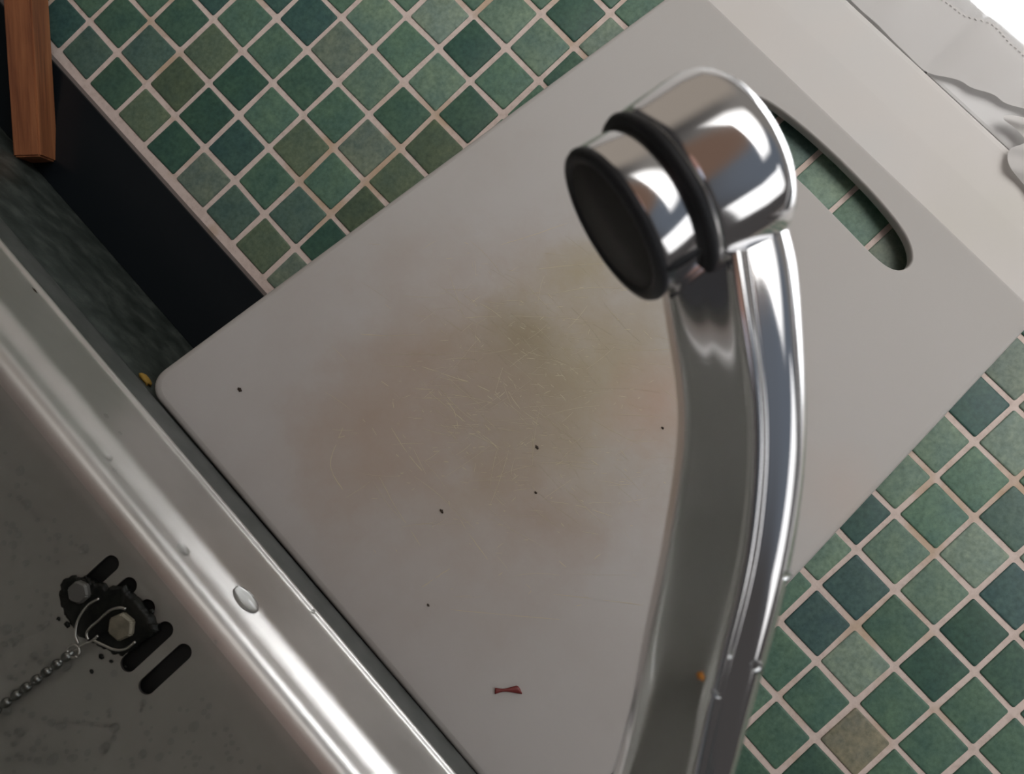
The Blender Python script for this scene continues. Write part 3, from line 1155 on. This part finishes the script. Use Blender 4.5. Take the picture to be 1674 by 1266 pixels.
def build_faucet():
    root = empty('kitchen_faucet', BODY)
    tag(root, 'curved chrome kitchen faucet with its spout in front of the cutting board', 'faucet')
    # --- spout: arm and head grown together
    bm = bmesh.new()
    rings = []
    L = 0.0
    n = len(SPF)
    for i, q in enumerate(SPF):
        p = Vector(q[:3])
        tg = (Vector(SPF[min(i + 1, n - 1)][:3]) - Vector(SPF[max(i - 1, 0)][:3])).normalized()
        zf = (R2 - tg * R2.dot(tg)).normalized()
        xr = zf.cross(tg)
        if xr.dot(R0) < 0: xr = -xr
        rings.append([p + xr * (a * (q[3] if a < 0 else q[4])) + zf * b for a, b in SECTION])
    loft(bm, rings)
    # head: round socket, nozzle axis AX, from the outer back of the spout to the black washer
    lathe(bm, RING_C - AX * 0.5, -AX, HEAD_PROF, 64)
    bmesh.ops.recalc_face_normals(bm, faces=bm.faces)
    sp = obj('spout', bm, M['chrome'], root)
    # --- black washer
    bm = bmesh.new()
    lathe(bm, RING_C, AX, [(12.3, -1.0), (13.4, -0.8), (13.75, 0.0), (13.4, 0.8), (12.3, 1.0), (9, 1.0), (9, -1.0)], 64, closed_profile=True)
    obj('washer', bm, M['rubber'], root)
    # --- aerator sleeve
    bm = bmesh.new()
    lathe(bm, RING_C, AX, [(9.9, .5), (12.05, .5), (12.2, .8), (12.2, AER - 1.2), (12.1, AER - .5), (11.6, AER), (10.0, AER), (9.9, AER - 1)], 64, closed_profile=True)
    aer = obj('aerator', bm, M['chrome'], root)
    # flat for the key on the side of the sleeve
    u = (BN - AX * BN.dot(AX)).normalized()
    v = AX.cross(u)
    if v.dot(R1) < 0: v = -v
    dk = (u * math.cos(KEYA) + v * math.sin(KEYA)).normalized()
    tk = AX.cross(dk)
    bm = bmesh.new()
    c = RING_C + AX * (AER * .55) + dk * 12.05
    rg = []
    for dd, kk in ((-0.6, 1.0), (0.25, 1.0), (0.35, .8)):
        rg.append([c + dk * dd + tk * (math.cos(a) * .9 * kk) + AX * (math.sin(a) * 2.9 * kk) for a in [q / 16 * 2 * math.pi for q in range(16)]])
    loft(bm, rg)
    bmesh.ops.recalc_face_normals(bm, faces=bm.faces)
    obj('key_notch', bm, M['rubber'], aer, origin=root.location / MM)
    # --- black end collar and dark screen
    bm = bmesh.new()
    lathe(bm, RING_C, AX, [(10.2, AER - 1.0), (12.25, AER - .9), (12.35, AER - .2), (12.0, AER + .5), (10.9, AER + .75), (10.2, AER + .3)], 64, closed_profile=True)
    colr_ = obj('nozzle_collar', bm, M['rubber'], root)
    bm = bmesh.new()
    lathe(bm, RING_C, AX, [(10.6, AER - 1.4), (10.6, AER + .25), (0.01, AER + .4)], 48)
    obj('nozzle_screen', bm, M['screen'], colr_, origin=root.location / MM)
    # --- body standing on the sink deck
    bm = bmesh.new()
    zb = -45.6
    lathe(bm, Vector((BODY.x, BODY.y, zb)), Vector((0, 0, 1)), [(29, 0), (29.5, 1.5), (28, 4), (24, 5.5), (23, 8), (22.5, 34), (21, 38), (19, 40), (19, 41)], 56)
    obj('body', bm, M['chrome'], root)
    bm = bmesh.new()
    lathe(bm, Vector((BODY.x, BODY.y, zb + 40)), Vector((0, 0, 1)), [(20, 0), (21, 1), (21, 9), (18, 14), (11, 17), (3, 18)], 56)
    q0 = Vector((BODY.x + 10, BODY.y - 10, zb + 51))
    tube(bm, [q0, q0 + Vector((30, -22, 4)), q0 + Vector((62, -46, 12))], 5, 16, [6, 4.5, 5])
    obj('lever', bm, M['chrome'], root)
    return root


RING_C = C2W(1075, 327, 124.5)
AER = 7.8
KEYA = 0.75
HEAD_PROF = [(12.6, 0.0), (13.4, 0.5), (13.6, 1.5), (14.1, 8.0), (14.2, 10.6), (13.9, 12.4), (12.8, 13.9), (10.8, 15.0), (7.6, 15.8), (4, 16.2), (0.1, 16.3)]
faucet = build_faucet()

def drop(name, c, r, label, group, el=(1, 1, .45), ax=None):
    bm = bmesh.new()
    blob(bm, c, r * el[0], r * el[1], r * el[2], ax, 14)
    return tag(obj(name, bm, M['water']), label, 'water drop', group)


from mathutils.bvhtree import BVHTree


def surface_at(o, root, px, py):
    """where the line of sight through a pixel meets a built surface, and its normal (mm)"""
    off = root.location / MM
    vs = [v.co / MM + off for v in o.data.vertices]
    tree = BVHTree.FromPolygons(vs, [tuple(p.vertices) for p in o.data.polygons])
    d = (R0 * ((px - 837) / F) + R1 * ((py - 633) / F) + R2).normalized()
    hit, nrm, _, _ = tree.ray_cast(CAM, d)
    if hit is not None and nrm.dot(d) > 0: nrm = -nrm
    return hit, nrm


def drop_on(o, root, px, py, r, el, label):
    hit, nn = surface_at(o, root, px, py)
    if hit is None:
        return
    u = Vector((1, 0, 0)) - nn * nn.x
    u.normalize()
    v = nn.cross(u)
    drop('water_drop', hit + nn * r * el[2] * .25, r, label, None, el, (u, v, nn))


spout = [c for c in faucet.children if c.name.startswith('spout')][0]
drop_on(spout, faucet, 1236, 1090, 0.95, (1, 1, .9), 'water drop on the outer spout edge, the lower of two')
drop_on(spout, faucet, 1286, 941, 0.8, (1, 1.2, .9), 'water drop on the outer spout edge, the higher of two')
drop_on(spout, faucet, 1170, 1135, 0.6, (1.6, .6, .6), 'small water drop on the dark ridge of the spout near its orange crumb')

p, _n = surface_at(spout, faucet, 1145, 1105)
crumb('orange_crumb', p, 0.62, M['orange'], 'tiny orange crumb stuck on the underside of the chrome spout', 'crumb', seed=4, ax=(R0, R1, R2), el=(1, 1.1, .7))

# drops on the sink rim
for (px, py, r, el, lb) in (
        (173, 681, 1.15, (1, 1, .5), 'round water drop on the flat rim, topmost of the rim drops'),
        (196, 709, 0.85, (1, 1, .5), 'faint water drop on the rim just below the topmost drop'),
        (178, 750, 1.2, (1, 1, .7), 'bright bead of water on the curved inner rim edge, upper of two'),
        (187, 769, 0.9, (1, 1, .7), 'bright bead of water on the curved inner rim edge, lower of two'),
        (299, 899, 2.0, (1.25, 1, .4), 'flat wide water drop on the inner rim curve, mid length'),
        (402, 981, 3.6, (1.5, .85, .3), 'large flat puddle of water on the rim, biggest drop there'),
        (512, 1000, .8, (1, 1, .6), 'small water drop on the raised lip between rim and board'),
        (352, 1050, .7, (1, 1, .6), 'small water drop on the inner rim below the big puddle')):
    drop_on(basin, sink, px, py, r, el, lb)

# drops hanging on the back wall of the basin
rr = random.Random(21)
first = None
cnt = 0
tries = 0
placed = []
while cnt < 150 and tries < 6000:
    tries += 1
    px, py = rr.uniform(0, 480), rr.uniform(690, 1262)
    p = at(px, py, -174.5)
    if p.z > -68 or (92 < px < 320 and 900 < py < 1150 and rr.random() < .93):
        continue
    lim = (py - 640) / 620.0
    if rr.random() > 0.25 + lim * .7:
        continue
    yw = -173.4 - (-80 - p.z) * .06
    r = rr.choice([.5, .6, .7, .8, .95, 1.25, 1.5]) * rr.uniform(.85, 1.15)
    if any((p.x - a) ** 2 + (p.z - b) ** 2 < (r + c_) ** 2 * 1.1 for a, b, c_ in placed):
        continue
    placed.append((p.x, p.z, r))
    if first is None:
        bm = bmesh.new()
        blob(bm, Vector((0, 0, 0)), 1.0, 0.95, 1.12, None, 14, rough=.15, seed=1)
        first = obj('wall_drop', bm, M['water'], origin=(0, 0, 0))
        o = first
    else:
        o = first.copy()
        COL.objects.link(o)
    o.location = Vector((p.x, yw - 0.18, p.z)) * MM
    o.scale = (r, r, r * rr.uniform(.9, 1.25))
    o.rotation_euler = (0, rr.uniform(-.5, .5), 0)
    tag(o, 'tiny clear water drop clinging to the steel wall of the sink basin', 'water drop', 'water drops on the basin wall')
    cnt += 1
